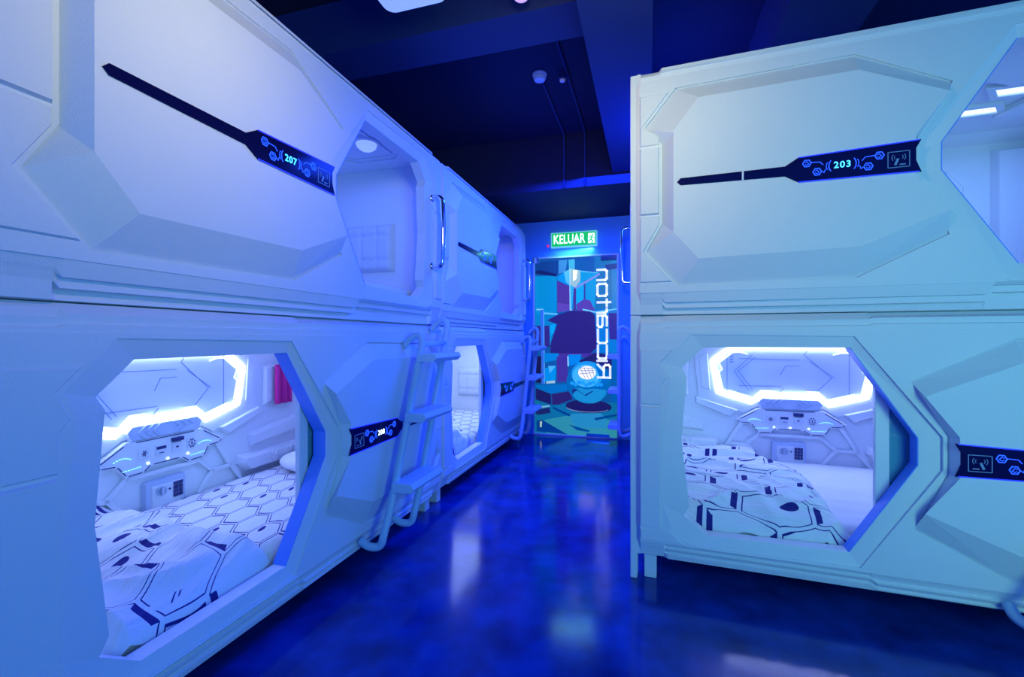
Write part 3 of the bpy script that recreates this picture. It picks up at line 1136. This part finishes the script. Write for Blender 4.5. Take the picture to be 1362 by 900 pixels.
def ladder(label, origin, rz, mirror=1, slope=.40, steps=(.36, .69, 1.0)):
    """local x along the pod front, y away from the front (towards the aisle), z up"""
    t = thing('ladder', label, 'ladder', origin, rz, 'pod ladders')
    sp = .30
    X_ = lambda x: x * mirror
    # lean: x grows with height
    lean = lambda z: slope * (z - .12)

    def rail(x0, top):
        pts = [(X_(x0 - .02), .0, .15), (X_(x0 - .02), .045, .125), (X_(x0), .095, .125), (X_(x0 + .01), .115, .19),
               (X_(x0 + lean(.35)), .115, .35), (X_(x0 + lean(.8)), .115, .8)]
        pts += [(X_(x0 + lean(top - .10)), .115, top - .10), (X_(x0 + lean(top - .02)), .108, top - .02), (X_(x0 + lean(top)), .08, top + .008),
                (X_(x0 + lean(top) - .005), .035, top - .012), (X_(x0 + lean(top) - .02), .0, top - .06)]
        return smooth_path(pts, 5)
    bm = bmesh.new()
    tube(bm, rail(0, 1.14), .0195, 12)
    link('rail', bm, M['tube'], t, smooth=True)
    bm = bmesh.new()
    tube(bm, rail(sp, 1.24), .0195, 12)
    link('rail', bm, M['tube'], t, smooth=True)
    bm = bmesh.new()
    z = 1.10
    tube(bm, [(X_(lean(z)), .115, z), (X_(sp + lean(z)), .115, z)], .017, 12)
    link('crossbar', bm, M['tube'], t, smooth=True)
    for z in steps:
        bm = bmesh.new()
        xa, xb = X_(lean(z) - .02), X_(sp + lean(z) + .02)
        if xa > xb:
            xa, xb = xb, xa
        pr = [(.112, z), (.215, z), (.238, z + .022), (.222, z + .048), (.112, z + .048)]
        loft(bm, [(xa, pr), (xb, pr)])
        link('step', bm, M['step'], t, bevel=.004)
        for x in (lean(z), sp + lean(z)):
            bm = bmesh.new()
            box(bm, X_(x) - .02, X_(x) + .02, .10, .135, z - .012, z - .001)
            link('step_bracket', bm, M['tube'], t, bevel=.002)
    return t


# y local must point to the aisle (+RR): rotate so that local x = DD reversed when mirrored
ladder('pale blue ladder with three steps leaning against the left foreground pods', room(PLANE, 1.93 + .0, 0), ROT_LEFT + PI, -1)
ladder('blue ladder at the far end of the left row beside the door', room(PLANE, 4.42, 0), ROT_LEFT + PI, -1)
ladder('pale blue ladder at the right edge, only its curved foot in view', OR + ER * 1.345, -TH + PI, -1)
ladder('blue ladder at the right of the glass door, mostly hidden', room(-.17, 5.12, 0), ROT_LEFT, -1, .08, (.19, .56, .92))


def handle(label, origin, rz, hgt=.44, out=.075, curve=.0):
    t = thing('grab_handle', label, 'grab handle', origin, rz, 'chrome grab handles')
    bm = bmesh.new()
    h = hgt / 2
    pts = [(0, .0, h), (0, out * .6, h + .004), (0, out * .95, h - .02), (0, out, h - .07), (0, out * 1.06, 0), (0, out, -h + .07),
           (0, out * .95, -h + .02), (0, out * .6, -h - .004), (0, .0, -h)]
    tube(bm, smooth_path(pts, 6), .0175, 12)
    link('bar', bm, M['chrome'], t, smooth=True)
    for z in (h, -h):
        bm = bmesh.new()
        lathe(bm, [(.026, 0), (.026, .006), (.018, .012), (.013, .018)], 18, lambda x, y, w: (x, w - .001, z + y))
        link('flange', bm, M['chrome'], t, smooth=True)
    return t


handle('chrome grab handle at the joint of the two upper left pods', room(PLANE - .006, 2.685, 1.82), ROT_LEFT + PI)
handle('chrome grab handle at the far end of the left row beside the door', room(PLANE - .006, 4.93, 1.78), ROT_LEFT + PI)
handle('chrome grab handle on the right of the exit sign', room(-.165, 4.75, 1.97), ROT_LEFT, .54, .085)

# ------------------------------------------------------------------ glass door, mural, exit sign
door = bpy.data.objects.new('door_1', None)
C.objects.link(door)
door.rotation_euler = (0, 0, ROT_ROOM)
struct(door)
bm = bmesh.new()
box(bm, DT0 + .012, DT1 - .012, SWALL + .02, SWALL + .035, .012, DZ - .012)
link('glass_pane', bm, M['glass'], door)
bm = bmesh.new()
ring(bm, [(DT0, 0.001), (DT1, 0.001), (DT1, DZ), (DT0, DZ)], [(DT0 + .018, .016), (DT1 - .018, .016), (DT1 - .018, DZ - .018), (DT0 + .018, DZ - .018)],
     SWALL - .008, SWALL + .05)
link('door_frame', bm, M['white'], door, bevel=.002)
bm = bmesh.new()
box(bm, DT1 - .20, DT1 - .02, SWALL - .02, SWALL + .05, DZ - .075, DZ - .015)
box(bm, DT0 + .0, DT0 + .07, SWALL - .012, SWALL + .045, DZ - .07, DZ - .0)
link('door_closer', bm, M['chrome'], door, bevel=.004)
bm = bmesh.new()
box(bm, DT1 - .36, DT1 - .10, SWALL - .018, SWALL + .045, .018, .05)
link('bottom_rail', bm, M['chrome'], door, bevel=.004)

mural = thing('door_mural', 'blue science fiction mural film covering the glass door', 'mural', (0, 0, 0), ROT_ROOM)
MX0, MX1 = DT0 + .018, DT1 - .018
MZ0, MZ1 = .016, DZ - .018
mcache = {}


def film(color, e=.55):
    k = (color, e)
    if k not in mcache:
        mcache[k] = mat('mural_ink', tuple(c * .45 for c in color), .25, emit=color, estr=e * 1.5)
    return mcache[k]


def mp(cx, cy):
    u = (cx / 6.92 - 9.6) / 113.0
    v = (248.0 - cy / 6.92) / 238.0
    u = min(1, max(0, u))
    v = min(1, max(0, v))
    return (MX0 + (MX1 - MX0) * u, MZ0 + (MZ1 - MZ0) * v)


YM = SWALL + .019
layer = [0]


def ink(pts, color, name='mural_shape', off=0, e=.55):
    layer[0] += 1
    b_ = bmesh.new()
    y = YM - layer[0] * .00022
    q = [mp(x, y_ + off) for x, y_ in pts]
    prism(b_, q, y, YM, ID)
    return link(name, b_, film(color, e), mural)


def ell(cx, cy, rx, ry, a0=0, a1=2 * PI, n=28):
    return [(cx + rx * math.cos(a0 + (a1 - a0) * k / n), cy + ry * math.sin(a0 + (a1 - a0) * k / n)) for k in range(n if a1 - a0 > 6.2 else n + 1)]


K = 900
ink([(60, 60), (870, 60), (870, 1750), (60, 1750)], (.004, .10, .28), 'mural_ground')
ink([(70, 230), (282, 230), (282, 600), (70, 620)], (.0, .28, .46))
ink([(70, 90), (300, 90), (290, 225), (70, 170)], (.003, .05, .20))
ink([(70, 175), (130, 175), (280, 215), (280, 240), (70, 205)], (.005, .012, .09))
ink([(300, 88), (385, 85), (365, 200), (300, 215)], (.05, .26, .48))
ink([(395, 85), (455, 82), (455, 180), (400, 170)], (.06, .42, .50))
ink([(640, 70), (860, 60), (860, 560), (640, 560)], (.003, .17, .30))
ink([(800, 60), (860, 60), (860, 560), (800, 560)], (.0, .22, .42))
ink([(740, 150), (860, 140), (860, 190), (740, 200)], (.0, .04, .16))
ink([(285, 240), (400, 180), (405, 330), (290, 275)], (.0, .30, .55))
ink([(350, 200), (400, 180), (400, 320), (370, 290)], (.10, .55, .72))
ink([(285, 280), (402, 335), (405, 560), (290, 575)], (.075, .035, .22))
ink([(290, 485), (405, 505), (405, 560), (290, 575)], (.12, .06, .30))
ink([(460, 190), (665, 220), (640, 560), (440, 545)], (.0, .33, .48))
ink([(470, 300), (540, 300), (540, 520), (470, 520)], (.0, .42, .66))
ink([(540, 290), (556, 290), (556, 540), (540, 540)], (.03, .05, .22))
ink([(445, 360), (468, 350), (468, 560), (445, 560)], (.06, .03, .20))
ink([(405, 170), (508, 192), (508, 290), (460, 350), (405, 330)], (.36, .56, .42))
ink([(440, 185), (480, 192), (470, 270), (440, 290)], (.66, .72, .42), e=1.2)
ink([(402, 170), (412, 170), (432, 560), (408, 560)], (.35, .72, .80))
ink([(412, 320), (445, 340), (430, 555), (418, 555)], (.02, .45, .70))
ink([(505, 192), (680, 218), (680, 226), (505, 205)], (.10, .50, .70))
ink([(455, 345), (690, 222), (690, 240), (465, 362)], (.22, .30, .50))
ink([(470, 505), (540, 458), (600, 472), (645, 560), (480, 570)], (.10, .05, .28))
ink([(150, 580), (300, 590), (190, 650), (270, 680), (220, 880), (70, 880), (70, 600)], (.0, .24, .42))
ink([(160, 575), (290, 588), (290, 600), (160, 590)], (.15, .62, .85))
ink([(70, 700), (210, 700), (215, 900), (70, 900)], (.03, .02, .16))
ink([(215, 700), (275, 680), (255, 760), (225, 800)], (.0, .40, .66))
ink([(640, 560), (870, 550), (870, 950), (660, 950)], (.0, .20, .44))
ink([(770, 590), (845, 590), (845, 830), (780, 830)], (.03, .02, .20))
ink([(530, 545), (660, 575), (850, 548), (850, 558), (660, 590), (530, 560)], (.18, .62, .80))
# great dark boulder
ink([(185, 650), (290, 600), (420, 562), (600, 572), (645, 610), (665, 900), (600, 960), (220, 965), (225, 860), (290, 690)], (.022, .012, .13))
ink([(300, 960), (640, 955), (620, 990), (300, 1000)], (.06, .03, .22))
# left post
ink([(78, 540), (150, 540), (150, 552), (90, 555)], (.20, .60, .85))
ink([(122, 550), (150, 550), (160, 1250), (132, 1250)], (.03, .16, .60))
ink([(150, 560), (158, 560), (166, 1250), (158, 1250)], (.10, .40, .80))
ink([(78, 990), (130, 990), (130, 1240), (78, 1240)], (.008, .008, .06))
# middle band
ink([(160, 960), (300, 960), (300, 1020), (160, 1050)], (.0, .24, .52))
ink([(170, 1100), (275, 1080), (270, 1210), (165, 1230)], (.0, .30, .62))
ink([(200, 1080), (275, 1078), (215, 1150)], (.08, .50, .74))
ink([(180, 1225), (265, 1215), (265, 1240), (180, 1248)], (.35, .60, .55))
ink([(280, 990), (385, 990), (390, 1220), (290, 1230)], (.055, .03, .24))
ink([(385, 985), (406, 985), (396, 1080), (388, 1080)], (.40, .80, .95))
ink([(395, 970), (520, 970), (500, 1050), (400, 1080)], (.0, .25, .56))
ink([(495, 1030), (650, 950), (800, 980), (800, 1100), (560, 1060)], (.015, .012, .09))
ink([(800, 1000), (870, 1000), (870, 1400), (800, 1400)], (.0, .12, .36))
# blocks on the ground
ink([(78, 1262), (380, 1248), (385, 1310), (220, 1340), (78, 1290)], (.0, .17, .42))
ink([(78, 1295), (225, 1345), (228, 1440), (78, 1400)], (.012, .012, .10))
ink([(235, 1345), (420, 1310), (430, 1385), (300, 1440), (240, 1440)], (.025, .015, .12))
ink([(70, 1405), (240, 1455), (420, 1420), (870, 1400), (870, 1740), (70, 1740)], (.004, .17, .30))
ink([(78, 1470), (215, 1448), (215, 1462), (78, 1488)], (.20, .50, .50))
ink([(78, 1500), (210, 1470), (225, 1520), (110, 1545), (78, 1540)], (.01, .02, .12))
ink([(160, 1590), (420, 1530), (780, 1560), (865, 1650), (860, 1735), (180, 1715)], (.03, .30, .32))
ink([(420, 1520), (700, 1500), (760, 1560), (740, 1640), (480, 1640), (420, 1590)], (.02, .28, .42))
ink([(400, 1620), (600, 1665), (590, 1680), (480, 1670)], (.0, .08, .26))
ink([(85, 1600), (140, 1590), (390, 1715), (85, 1700)], (.0, .05, .24))
ink([(118, 1605), (140, 1605), (135, 1660), (118, 1660)], (.45, .62, .40))
ink([(245, 1460), (420, 1530), (400, 1545), (245, 1480)], (.0, .05, .22))
ink([(640, 1550), (860, 1500), (860, 1520), (650, 1570)], (.0, .06, .22))
# plate and sphere
ink(ell(585, 1445, 215, 62), (.012, .012, .09))
ink(ell(585, 1452, 205, 50, .2, PI - .2) + ell(585, 1446, 200, 46, PI - .2, .2)[::-1] if False else ell(575, 1462, 195, 38), (.20, .30, .40))
ink(ell(578, 1452, 200, 42), (.012, .010, .09))
ink(ell(585, 1225, 208, 195), (.0, .15, .36))
ink(ell(575, 1150, 150, 120), (.01, .34, .60))
ink(ell(560, 1165, 125, 105), (.06, .50, .72))
for a in range(9):
    ink(ell(430 + a * 34, 1235 + 14 * math.sin(a * 1.9), 20, 17, n=10), (.01, .38 - .03 * (a % 3), .66))
ink([(430, 1290), (500, 1275), (560, 1290), (640, 1280), (750, 1290), (745, 1330), (700, 1385), (640, 1412), (540, 1412), (470, 1385), (432, 1340)], (.01, .30, .48))
ink([(430, 1290), (470, 1285), (550, 1340), (620, 1300), (630, 1305), (560, 1350), (480, 1300), (450, 1320), (435, 1345)], (.006, .03, .18))
ink(ell(572, 1135, 82, 62), (.80, .74, .58), e=.85)
for k in range(4):
    ink([(505 + 36 * k, 1090), (510 + 36 * k, 1088), (560 + 30 * k, 1190), (555 + 30 * k, 1190)], (.10, .25, .35))
for k in range(3):
    ink([(500, 1150 - 28 * k), (500, 1145 - 28 * k), (640, 1130 - 20 * k), (640, 1135 - 20 * k)], (.10, .25, .35))
ink([(640, 1055), (700, 1110), (770, 1130), (790, 1200), (740, 1240), (690, 1170)], (.0, .16, .42))
# lettering seen from the back of the film
layer[0] += 4
bm = bmesh.new()
strokes = [
    [(668, 196), (740, 196), (755, 210), (755, 276), (740, 290), (668, 290)],
    [(682, 325), (743, 325), (755, 340), (755, 420), (743, 434), (682, 434), (670, 420), (670, 340), (682, 325)],
    [(670, 492), (788, 492)], [(755, 466), (755, 530)],
    [(668, 588), (740, 588), (755, 575), (755, 552)],
    [(668, 612), (742, 612), (756, 628), (756, 705)], [(672, 625), (672, 700), (684, 716), (706, 716), (716, 700), (716, 615)],
    [(674, 740), (674, 850), (686, 862), (744, 862), (756, 850), (756, 740)],
    [(674, 884), (674, 990), (686, 1002), (744, 1002), (756, 990), (756, 884)],
    [(668, 1024), (756, 1024)],
    [(672, 1176), (786, 1176), (786, 1078), (772, 1062), (742, 1062), (728, 1078), (728, 1172)], [(728, 1112), (672, 1058)],
]
yl = YM - layer[0] * .00022
for s in strokes:
    ribbon(bm, [mp(*p) for p in s], 20 / 6.92 / 113 * (MX1 - MX0), yl, yl - .002)
link('lettering', bm, M['letter'], mural)

# exit sign
ex = thing('exit_sign', 'green lit KELUAR exit sign above the glass door', 'exit sign', (0, 0, 0), ROT_ROOM)
EX0, EX1, EZ0, EZ1 = -1.080, -.552, 2.178, 2.352
bm = bmesh.new()
box(bm, EX0, EX1, SWALL - .045, SWALL + .001, EZ0, EZ1)
link('case', bm, M['exitcase'], ex, bevel=.004)
bm = bmesh.new()
box(bm, EX0 + .014, EX1 - .014, SWALL - .048, SWALL - .044, EZ0 + .014, EZ1 - .014)
link('face', bm, M['green'], ex)
tb = text_bm('KELUAR', .148, lambda x, y, z: (EX0 + .212 + x * .68, SWALL - .0488 + y, (EZ0 + EZ1) / 2 + z), 1.0)
link('lettering', tb, M['exitwhite'], ex, recalc=False)
bm = bmesh.new()
gx, gz = EX1 - .062, (EZ0 + EZ1) / 2
yy0, yy1 = SWALL - .0478, SWALL - .0495
box(bm, gx - .036, gx + .036, yy1, yy0, gz - .055, gz + .055)
pict = link('pictogram', bm, M['exitwhite'], ex)
bm = bmesh.new()
yy0, yy1 = SWALL - .0492, SWALL - .0510
ribbon(bm, [(gx + .006, gz + .020), (gx - .006, gz - .010), (gx + .014, gz - .030), (gx + .008, gz - .05)], .014, yy1, yy0)
ribbon(bm, [(gx - .006, gz - .010), (gx - .026, gz - .034)], .012, yy1, yy0)
ribbon(bm, [(gx - .026, gz + .006), (gx - .010, gz + .022), (gx + .012, gz + .016), (gx + .026, gz + .0)], .010, yy1, yy0)
prism(bm, [(gx + .012 + .010 * math.cos(PI / 5 * k), gz + .037 + .010 * math.sin(PI / 5 * k)) for k in range(10)], yy1, yy0)
link('running_figure', bm, M['green'], pict)
bm = bmesh.new()
box(bm, EX0 - .055, EX0 - .03, SWALL - .012, SWALL + .001, EZ0 + .02, EZ0 + .045)
o = link('sensor', bm, mat('red_indicator', (.4, .02, .05), .4, emit=(.9, .02, .25), estr=.8), bevel=.003)
o.rotation_euler = (0, 0, ROT_ROOM)
tag(o, 'small red indicator on the wall left of the exit sign', 'indicator')
lamp('exit_sign_glow', 'AREA', room(-.82, SWALL - .07, 2.165), 1.2, (.3, 1.0, .8), .45, size_y=.03)

# ------------------------------------------------------------------ ceiling fittings


def drop(name, label, cat, t, s, z):
    return thing(name, label, cat, room(t, s, z), ROT_ROOM)


sd = drop('smoke_detector', 'white round smoke detector on the dark ceiling', 'smoke detector', -.735, 3.14, ZC)
bm = bmesh.new()
lathe(bm, [(.050, 0), (.050, -.010), (.044, -.014)], 28)
link('base', bm, M['white'], sd, smooth=False)
bm = bmesh.new()
lathe(bm, [(.044, -.013), (.044, -.020), (.036, -.022), (.036, -.028), (.044, -.030), (.036, -.046), (.012, -.050)], 28)
link('sensor_head', bm, M['white'], sd)

sp = drop('ceiling_sensor', 'small dark ceiling sensor with bright lens beside the smoke detector', 'sensor', -.575, 3.16, ZC)
bm = bmesh.new()
lathe(bm, [(.03, 0), (.03, -.05), (.022, -.055)], 18)
link('body', bm, M['darkblue'], sp)
bm = bmesh.new()
lathe(bm, [(.020, -.052), (.020, -.066), (.008, -.074)], 16)
link('lens', bm, M['white'], sp, smooth=True)

for (nm, lab, t, s_start) in (('conduit', 'thin dark conduit from the smoke detector to the soffit', -.735, 3.20),
                              ('conduit', 'long dark conduit running past the ceiling sensor to the soffit', -.545, 2.06)):
    bm = bmesh.new()
    tube(bm, [room(t, s_start, ZC - .010), room(t, 4.09, ZC - .010), room(t, 4.108, ZC - .03), room(t, 4.108, 2.50)], .009, 8)
    o = link(nm, bm, M['beam'], smooth=True)
    tag(o, lab, 'conduit', 'ceiling conduits')

# flat rounded lamp and round bulb at the top edge of the view
def rrect(hx, hy, r, n=6):
    pts = []
    for cx_, cy_, a0 in ((hx - r, hy - r, 0), (-hx + r, hy - r, PI / 2), (-hx + r, -hy + r, PI), (hx - r, -hy + r, 3 * PI / 2)):
        for k in range(n + 1):
            a = a0 + PI / 2 * k / n
            pts.append((cx_ + r * math.cos(a), cy_ + r * math.sin(a)))
    return pts


cl = drop('ceiling_light', 'flat pale blue ceiling light with rounded corners at the top of view', 'ceiling light', -1.03, 1.79, 2.74)
bm = bmesh.new()
prism(bm, rrect(.16, .13, .05), 0, .02, lambda x, y, z: (x, z, y - .05))
prism(bm, rrect(.02, .02, .005), 0, .26, lambda x, y, z: (x, z, y + .02 - .05 + .005))
link('housing', bm, M['white'], cl, bevel=.004)
bm = bmesh.new()
prism(bm, rrect(.155, .125, .048), -.012, 0.001, lambda x, y, z: (x, z, y - .05))
link('diffuser', bm, M['lampglow'], cl, bevel=.004)

bl = drop('pendant_bulb', 'round pinkish lamp hanging from the ceiling at the top of view', 'lamp', -.555, 2.0, 2.715)
bm = bmesh.new()
bmesh.ops.create_uvsphere(bm, u_segments=24, v_segments=16, radius=.045)
link('globe', bm, M['bulb'], bl, smooth=True)
bm = bmesh.new()
lathe(bm, [(.022, .036), (.022, .08), (.008, .09), (.008, ZC - 2.715)], 14)
link('holder', bm, M['darkblue'], bl)

dm = drop('ceiling_sensor', 'dark dome on the ceiling above the right pods', 'sensor', 0, 0, 0)
dm.location = (1.55, 2.25, ZC)
bm = bmesh.new()
lathe(bm, [(.13, 0), (.13, -.03), (.12, -.06), (.08, -.10), (.02, -.115)], 24)
link('dome', bm, M['darkblue'], dm, smooth=True)
